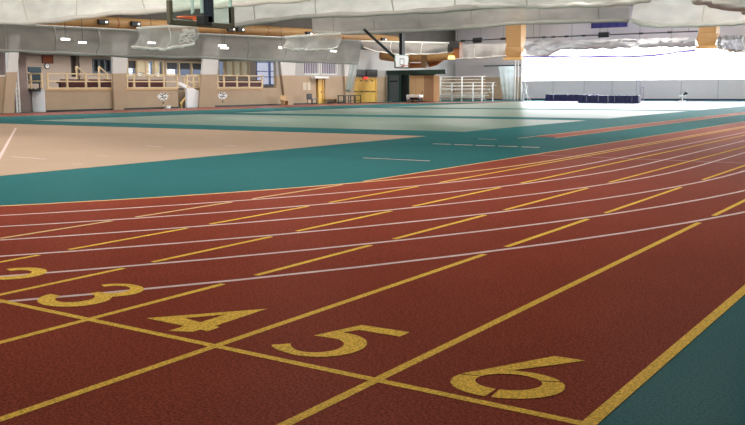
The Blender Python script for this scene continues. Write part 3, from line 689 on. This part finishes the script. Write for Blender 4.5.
# far corner ducts
Y2 = 68.6
t = thing('hanging_corner_duct', 'tan ducts crossing above the green cage in the far corner', 'duct', on_y(400, 60, Y2))
MB().tube([on_y(381.5, 55.5, Y2), on_y(396, 57.5, Y2), on_y(410, 58.5, Y2)], .42, 16).build('pipe', duct_m, t, smooth=True)
MB().tube([on_y(408, 58, Y2-1), on_y(430, 58, Y2-1), on_y(447, 56.5, Y2-1), on_y(455, 54, Y2-1)], [.36, .36, .3, .24], 14).build('pipe', duct_m, t, smooth=True)
MB().tube([on_y(407, 65.5, Y2-.4), on_y(426, 65.3, Y2-.4), on_y(436, 63, Y2-.4), on_y(442, 58.5, Y2-.4)], .24, 14).build('pipe', duct_s, t, smooth=True)
q = on_y(424, 62, Y2-1.4); MB().box(q.x-.25, q.x+.25, Y2-1.5, Y2-1, q.z-.5, q.z+.6).build('damper_box', mat('duct_dark', (110, 84, 54), .6, blotch=.1), t)
q = on_y(456, 48, Y2-1); MB().box(q.x-.12, q.x+.5, Y2-1.3, Y2-.7, q.z-.9, q.z+.5).build('riser', duct_s, t)
q = on_y(451.5, 57.8, Y2-1.4); MB().tube([(q.x, Y2-1.4, q.z-.12), (q.x, Y2-1.4, q.z+.18)], [.34, .26], 16).build('lit_diffuser', amber, t)  # glow in the material stands for light on the duct bottom
q = on_y(454, 44.5, Y2-1.4); MB().box(q.x-.4, q.x+.4, Y2-1.5, Y2-1, q.z-.3, q.z+.3).build('motor', dgrey, t)
# vertical drop ducts
def drop(px0, px1, pyt, pyb, Y, label):
    a, b = on_y(px0, pyb, Y), on_y(px1, pyb, Y); zt_ = ZC-.005; w = (b.x-a.x)/2; cx = (a.x+b.x)/2; zb2 = a.z
    t = thing('hanging_duct', label, 'duct', (cx, Y, zb2), 'tan drop ducts before the end wall')
    MB().box(cx-w, cx+w, Y-.6, Y+.6, zb2+1.25, zt_).build('shaft', duct_m, t, bevel=.05)
    MB().prism([(cx-w*1.0, Y-.6, zb2+1.25), (cx-w*1.18, Y-.7, zb2+.7), (cx-w*.95, Y-.6, zb2+.2), (cx+w*.95, Y-.6, zb2+.2), (cx+w*1.18, Y-.7, zb2+.7), (cx+w, Y-.6, zb2+1.25)], (0, 1.25, 0)).build('collar', duct_m, t)
    MB().box(cx-w*1.2, cx+w*1.2, Y-.75, Y+.75, zb2-.02, zb2+.2).build('diffuser', mat('duct_lit', (206, 160, 96), .5, grain=.02), t, bevel=.04)  # lighter tan paints in the light on the bottom cap
drop(507.5, 523, 28, 60, 80.0, 'square tan drop duct at the left end of the bright window')
drop(699.5, 717, 26, 48.5, 78.0, 'square tan drop duct hanging before the right part of the window')
# dark winch bar along the end wall
def bar(p0, p1, Y, label, knobs):
    a, b = on_y(*p0, Y), on_y(*p1, Y); t = thing('winch_bar', label, 'bar', a, 'dark winch bars before the end wall')
    MB().tube([a, b], .06, 8).build('rod', dgrey, t)
    for px, r in knobs:
        f_ = (px-p0[0])/(p1[0]-p0[0]); c = a.lerp(b, f_); d_ = (b-a).normalized(); MB().tube([c-d_*r*2, c+d_*r*2], r, 10).build('drum', black, t)
    for f_ in (.05, .5, .95): c = a.lerp(b, f_); MB().tube([c, (c.x, c.y, ZC)], .015, 5).build('hanger', dgrey, t)
bar((455, 41.5), (506, 38.5), 79.2, 'dark bar with drum left of the first drop duct', [(478.5, .26), (463, .12), (503, .12)])
bar((525.5, 38), (698, 31.2), 79.5, 'dark bar with drum spanning between the two drop ducts', [(609, .26), (546, .1), (556, .1), (570, .1), (588, .1), (645, .1), (672, .1)])

# ------------------------------------------------------------------ raised divider nets
def net(name, label, top, bot, plane, m, hem, hemr=.12, seams=(), fold=.12, group='raised divider nets', hem_top=False, nv=8, crumple=0):
    """top and bot: pixel polylines on the plane the net hangs in ('x' or 'y', value)"""
    fn = (lambda p: on_x(p[0], p[1], plane[1])) if plane[0] == 'x' else (lambda p: on_y(p[0], p[1], plane[1]))
    def samp(pl, n):
        o = []
        for k in range(n+1):
            x = pl[0][0]+(pl[-1][0]-pl[0][0])*k/n; i = 0
            while i < len(pl)-2 and pl[i+1][0] < x: i += 1
            f_ = (x-pl[i][0])/(pl[i+1][0]-pl[i][0]); o.append((pl[i][0]*(1-f_)+pl[i+1][0]*f_, pl[i][1]*(1-f_)+pl[i+1][1]*f_))
        return o
    nu = 60; T = [fn(p) for p in samp(top, nu)]; B = [fn(p) for p in samp(bot, nu)]
    nrm = Vector((1, 0, 0)) if plane[0] == 'x' else Vector((0, 1, 0))
    t = thing(name, label, 'net', T[0].lerp(B[0], 1), group); g = MB(); rnd = random.Random(hash(label) % 999 if False else len(label))
    ph = [rnd.random()*6 for _ in range(6)]
    for v in range(nv+1):
        f_ = v/nv
        for k in range(nu+1):
            p = T[k].lerp(B[k], f_); q = fold*(math.sin(k*.55+ph[0])*.5+math.sin(k*.21+ph[1]+f_*3))*(.2+f_) + fold*1.2*math.sin(f_*PI)
            if crumple: q += crumple*(rnd.random()-.5); p = p+Vector((0, 0, crumple*.4*(rnd.random()-.5)))
            g.v.append(tuple(p+nrm*q*(1 if plane[0] == 'x' else -1)))
    for v in range(nv):
        for k in range(nu): i = v*(nu+1)+k; g.f.append((i, i+1, i+nu+2, i+nu+1))
    g.build('netting', m, t, smooth=True)
    hp = [Vector(g.v[nv*(nu+1)+k])+Vector((0, 0, .015*math.sin(k*.9+ph[2]))) for k in range(nu+1)]
    hr = [hemr*(1+.16*math.sin(k*.37+ph[3])+.08*math.sin(k*.9)) for k in range(nu+1)]
    MB().tube(hp, hr, 8).build('hem', hem, t, smooth=True)
    if hem_top: MB().tube([Vector(g.v[k]) for k in range(nu+1)], .07, 8).build('top_bar', hem, t, smooth=True)
    for s_ in seams:
        k = int(s_*nu); MB().tube([Vector(g.v[v*(nu+1)+k])+nrm*(.03 if plane[0] == 'x' else -.03) for v in range(nv+1)], .03, 5).build('lift_cord', hem, t)
    return t
XN = -34.0
net('hanging_divider_net', 'long grey net hanging below the duct along the left side', [(-15, 23), (65, 27.3), (130, 30.5), (245, 36.3), (300, 38.5), (360, 41)], [(-15, 50), (50, 52.8), (130, 56), (200, 57.5), (260, 60), (357, 63.5)], ('x', XN), net_g, hem_g, .08, (.06, .19, .31, .45, .58, .7, .8, .92), hem_top=True)
net('hanging_divider_net', 'narrow net edge draping beside the yellow doors', [(352, 42), (362, 42)], [(346, 89), (349.5, 92)], ('x', XN-.5), net_s, hem_g, .03, hem_top=False)
net('hanging_divider_net', 'large light net at the top left in front of the duct', [(-20, -30), (120, -32), (310, -45)], [(-20, 22.5), (25, 22.3), (60, 20), (110, 14), (170, 9), (240, 4), (310, -1)], ('y', 20.3), net_w, hem_w, .10, (.14, .3, .5))
net('hanging_divider_net', 'wide grey net right of the near backboard', [(213, -25), (380, -32), (560, -40)], [(214, 25.5), (235, 24.5), (275, 20), (312, 16), (372, 13.5), (430, 10.5), (520, 5), (560, 3)], ('y', 34.0), net_l, hem_g, .13, (.12, .3, .52, .7, .9))
net('hanging_divider_net', 'grey net across the middle, lower one behind the wide net', [(312, 10), (450, 0), (540, -4), (631, -6)], [(313, 31), (322, 32.8), (350, 33.3), (430, 29.5), (480, 26.5), (520, 23), (560, 21.5), (615, 20.5), (629, 20.4)], ('y', 49.6), net_g, hem_g, .13, (.2, .34, .5, .72, .9))
net('hanging_divider_net', 'small loose net bundle with frayed end below the backboard', [(137, 28.5), (165, 26.5), (197, 26)], [(135, 47), (152, 49), (165, 49.5), (182, 46), (197, 43.5)], ('x', -31.3), net_m, hem_w, .08, (.5,), fold=.15, hem_top=True)
net('hanging_divider_net', 'small sagging grey net left of the wide middle net', [(284, 37.2), (300, 36), (340, 33.5)], [(284, 47), (292, 49.5), (310, 49.5), (330, 49), (340.5, 46)], ('x', -31.5), net_m, hem_w, .05, (), fold=.12, hem_top=True)
net('hanging_divider_net', 'sagging grey net near the far backboard', [(361, 41), (400, 42), (449, 43)], [(363, 47), (375, 51), (400, 54.5), (430, 54), (447, 52)], ('y', 62.5), net_g, hem_w, .05, (.35, .7), hem_top=True)
net('hanging_divider_net', 'grey net left of the first drop duct on the end wall', [(455, 44.5), (480, 44), (507, 43.5)], [(455, 59), (480, 58), (506, 56)], ('y', 77.0), net_g, hem_g, .1, (.4,))
net('hanging_divider_net', 'bright gathered net across the top of the long window', [(525, 45), (600, 42), (696, 39)], [(525, 56.5), (580, 57), (640, 56.3), (670, 53.5), (696, 50)], ('y', 79.2), net_s, mat('net_lilac', (138, 118, 205), .7, grain=.02), .085, (.45, .64, .9), fold=.3)
net('hanging_divider_net', 'crumpled white net strip above the long window', [(525, 41), (600, 39), (696, 37.5)], [(525, 54.5), (545, 55.5), (562, 49.5), (600, 48), (650, 47), (696, 46)], ('y', 76.6), net_c, hem_g, .06, (.2, .5, .8), fold=.3, crumple=.36, nv=10)
net('hanging_divider_net', 'pale net strip right of the second drop duct', [(718, 36), (745, 35), (770, 34)], [(718, 47), (735, 51.5), (770, 50.5)], ('y', 76.4), net_c, hem_w, .1, (.5,), fold=.3, crumple=.5)
net('hanging_divider_net', 'light grey sagging net at the upper right', [(640, -14), (700, -16), (790, -20)], [(630.5, 20), (640, 23.5), (660, 26), (690, 25), (720, 24), (790, 19)], ('y', 50.4), net_l, hem_w, .13, (.45,))
net('hanging_divider_net', 'bright white net along the top edge near the centre', [(474, -20), (560, -22), (660, -26)], [(473, 5), (490, 6), (540, 6), (600, 5), (625, 3), (650, -1)], ('y', 28.0), net_w, hem_w, .09, (.3,))
net('hanging_divider_net', 'white draped net in the upper right corner', [(688, -30), (740, -12), (800, 12)], [(700, -1), (722, 5.5), (745, 13.5), (800, 32)], ('x', -3.9), net_w, hem_w, .12, (.4,), fold=.25)
# frayed cords on the bundle
X = -31.0
fr = MB(); rnd = random.Random(5)
for k in range(7):
    a = on_x(180+rnd.random()*14, 28+rnd.random()*4, X); pts = [a]
    for j in range(5): pts.append(on_x(179+rnd.random()*17, 28+j*3+rnd.random()*3, X+.1*rnd.random()))
    fr.tube(pts, .025, 5)
tag(fr.build('tangled_cord', hem_w), 'tangled white cords on the loose net bundle', 'cord', kind='stuff')

# fluorescent fixtures near the left wall
for px, py, w, lab in ((65.5, 39, 8, 'first'), (82.5, 42.3, 7, 'second'), (151.5, 42.5, 7, 'third'), (222.3, 45.3, 7, 'fourth'), (224.5, 47.8, 7, 'fifth'), (281.5, 47.5, 5, 'sixth'), (333.5, 51, 5.5, 'seventh')):
    X = -33.4 if lab != 'fifth' else -32.9; a, b = on_x(px-w/2, py, X), on_x(px+w/2, py, X); t = thing('tube_light', 'white strip light in front of the long grey net, %s from the left' % lab, 'light', a, 'strip lights along the left side')
    L_ = b.y-a.y
    MB().box(X-.05, X+.05, a.y, b.y, a.z-.05, a.z+.04).build('tube', lamp_m, t, bevel=.02); MB().box(X-.06, X+.06, a.y-.02, b.y+.02, a.z+.04, a.z+.06).build('housing', whitem, t)
    MB().tube([(X, (a.y+b.y)/2, a.z+.1), (X, (a.y+b.y)/2, ZC)], .012, 5).build('hanger', dgrey, t)

# ------------------------------------------------------------------ basketball backboards
def backboard(name, label, X, y0, y1, zb, side, full, zt_=None):
    zt_ = zt_ or zb+1.12; t = thing(name, label, 'backboard', (X, (y0+y1)/2, zb)); cy = (y0+y1)/2
    MB().box(X-.015, X+.015, y0+.04, y1-.04, zb+.04, zt_-.04).build('glass', bglass if full else whitem, t)
    fm = mat('board_frame', (176, 200, 192), .4, grain=.02)
    MB().box(X-.03, X+.03, y0, y0+.05, zb, zt_).box(X-.03, X+.03, y1-.05, y1, zb, zt_).box(X-.03, X+.03, y0, y1, zb, zb+.05).box(X-.03, X+.03, y0, y1, zt_-.05, zt_).build('frame', fm, t)
    MB().box(X-.05, X+.05, y0-.02, y1+.02, zb-.07, zb+.04).build('bottom_pad', olive, t, bevel=.02)
    for y, s_ in ((y0, -1), (y1, 1)): MB().box(X-.05, X+.05, y-.05, y+.05, zb-.06, zb+.42).build('corner_pad', olive, t, bevel=.02)
    sq = MB(); yw = .3; z0 = zb+.18
    if not full: sq.box(X+side*.02, X+side*.03, cy-yw, cy+yw, z0, z0+.05).box(X+side*.02, X+side*.03, cy-yw, cy+yw, z0+.42, z0+.47).box(X+side*.02, X+side*.03, cy-yw, cy-yw+.05, z0, z0+.47).box(X+side*.02, X+side*.03, cy+yw-.05, cy+yw, z0, z0+.47)
    else: sq.box(X+side*.018, X+side*.022, cy-yw, cy+yw, z0+.42, z0+.47).box(X+side*.018, X+side*.022, cy-yw, cy-yw+.05, z0, z0+.47).box(X+side*.018, X+side*.022, cy+yw-.05, cy+yw, z0, z0+.47)
    sq.build('target_square', whitem if full else dgrey, t)
    c = (X+side*.40, cy, zb+.15); ring = [(c[0]+.23*math.cos(a), c[1]+.23*math.sin(a), c[2]) for a in [2*PI*k/24 for k in range(25)]]
    rm = MB().tube(ring, .02, 8, cap=False).box(min(X, X+side*.18), max(X, X+side*.18), cy-.09, cy+.09, c[2]-.1, c[2]-.01).build('rim', orange, t)
    return t, cy
XB1 = -9.3
ya, yb2 = on_x(170, 20, XB1).y, on_x(231.8, 24, XB1).y; zb1 = on_x(200, 23.6, XB1).z
t, cy = backboard('backboard', 'near glass basketball backboard at the top left with orange rim', XB1, ya, yb2, zb1, -1, True)
ym = on_x(208.8, 10, XB1+.2).y
MB().box(XB1+.08, XB1+.26, ym-.085, ym+.085, zb1+.02, ZC).build('mast', mat('mast_navy', (26, 40, 52), .4, blotch=.06), t)
MB().box(XB1+.02, XB1+.26, ym-.2, ym+.05, zb1-.05, zb1+.16).build('bracket', black, t, bevel=.02)
for px in (192.5, 202): y = on_x(px, 10, XB1+.14).y; MB().tube([(XB1+.14, y, zb1+.2), (XB1+.14, y, ZC)], .035, 8).build('strut', MATS['board_frame'], t)
XB2 = -31.0
ya, yb2 = on_x(395, 62, XB2).y, on_x(408.3, 62, XB2).y; zb2 = on_x(401, 67.5, XB2).z; zt2 = on_x(401, 55, XB2).z
t, cy = backboard('backboard', 'far white basketball backboard on a black pole', XB2, ya, yb2, zb2, 1, False, zt2)
y = on_x(402, 45, XB2-.3).y; MB().box(XB2-.42, XB2-.18, y-.2, y+.2, zt2-.5, 9.0).build('mast', black, t)
MB().box(XB2-.4, XB2, y-.3, y+.3, zb2+.3, zb2+.7).build('bracket', black, t)
MB().tube([on_x(395, 57.5, XB2-.2), on_x(364, 29.5, XB2-.2)], .1, 8).build('brace', black, t)

# blue banner
Y3 = 78.5; a, b = on_y(591, 28.5, Y3), on_y(627.5, 28, Y3); zt_ = on_y(609, 10, Y3).z
t = thing('banner', 'dark blue banner high on the end wall, half behind the grey net', 'banner', (a.x, Y3, a.z))
g = MB(); nn = 24
for k in range(nn+1):
    x = a.x+(b.x-a.x)*k/nn; y = Y3+.04*math.sin(k*1.3); g.v += [(x, y, a.z), (x, y, zt_)]
for k in range(nn): g.f.append((2*k, 2*k+2, 2*k+3, 2*k+1))
g.build('cloth', mat('banner_blue', (32, 28, 100), .7, blotch=.1, bscale=3), t, smooth=True)
MB().tube([(a.x-.1, Y3, zt_), (b.x+.1, Y3, zt_)], .04, 8).build('rod', dgrey, t)
MB().tube([(a.x+.5, Y3, zt_), (a.x+.5, Y3, ZC)], .012, 5).tube([(b.x-.5, Y3, zt_), (b.x-.5, Y3, ZC)], .012, 5).build('hanger', dgrey, t)

# ------------------------------------------------------------------ light
def area(name, loc, sx, sy, e, col=(1, .95, .88), rot=(0, 0, 0)):
    l = bpy.data.lights.new(name, 'AREA'); l.shape = 'RECTANGLE'; l.size = sx; l.size_y = sy; l.energy = e; l.color = col
    o = bpy.data.objects.new(name, l); C.objects.link(o); o.location = loc; o.rotation_euler = rot; return o
for y in (8, 27, 42, 58, 72):
    for x in (-36, -20, -4):
        area('overhead_light', (x, y, 9.6), 5, 3, (850, 1000, 1150, 1250, 1350)[(8, 27, 42, 58, 72).index(y)])
area('overhead_light', (-6, -6, 9.6), 6, 3, 350)
for x in (-28, -12): area('overhead_light', (x, 1, 9.3), 8, 2, 1300, (1, .96, .9), (math.radians(66), 0, 0))  # tilted fill lights added to brighten the net faces, no real fixtures
area('balcony_fill', (XL-2.8, (y45+y262)/2, 3.7), 2, 20, 750, (1, .97, .95))  # fill light added to brighten the balcony interior, no real fixture
# daylight through the openings
area('window_daylight', ((xw0+xw1)/2, YE+.6, 3.8), xw1-xw0, 3.6, 9000, (.92, .96, 1), (PI/2, 0, 0)).rotation_euler = (-PI/2, 0, 0)
wd = bpy.data.worlds.new('sky'); bpy.context.scene.world = wd; wd.use_nodes = True
nt = wd.node_tree; bg = nt.nodes['Background']; bg.inputs['Strength'].default_value = 8
tc = nt.nodes.new('ShaderNodeTexCoord'); sp = nt.nodes.new('ShaderNodeSeparateXYZ'); cr = nt.nodes.new('ShaderNodeValToRGB')
nt.links.new(tc.outputs['Generated'], sp.inputs[0]); nt.links.new(sp.outputs['Z'], cr.inputs[0]); nt.links.new(cr.outputs[0], bg.inputs['Color'])
cr.color_ramp.elements[0].position = 0; cr.color_ramp.elements[0].color = (.86, .88, .95, 1); cr.color_ramp.elements[1].position = .6; cr.color_ramp.elements[1].color = (.75, .85, 1, 1)
sn = bpy.context.scene
sn.view_settings.view_transform = 'Standard'; sn.view_settings.look = 'None'; sn.view_settings.exposure = 0
try: sn.cycles.transparent_max_bounces = 24
except Exception: pass
for o in bpy.data.objects:
    if '_o' in o: del o['_o']
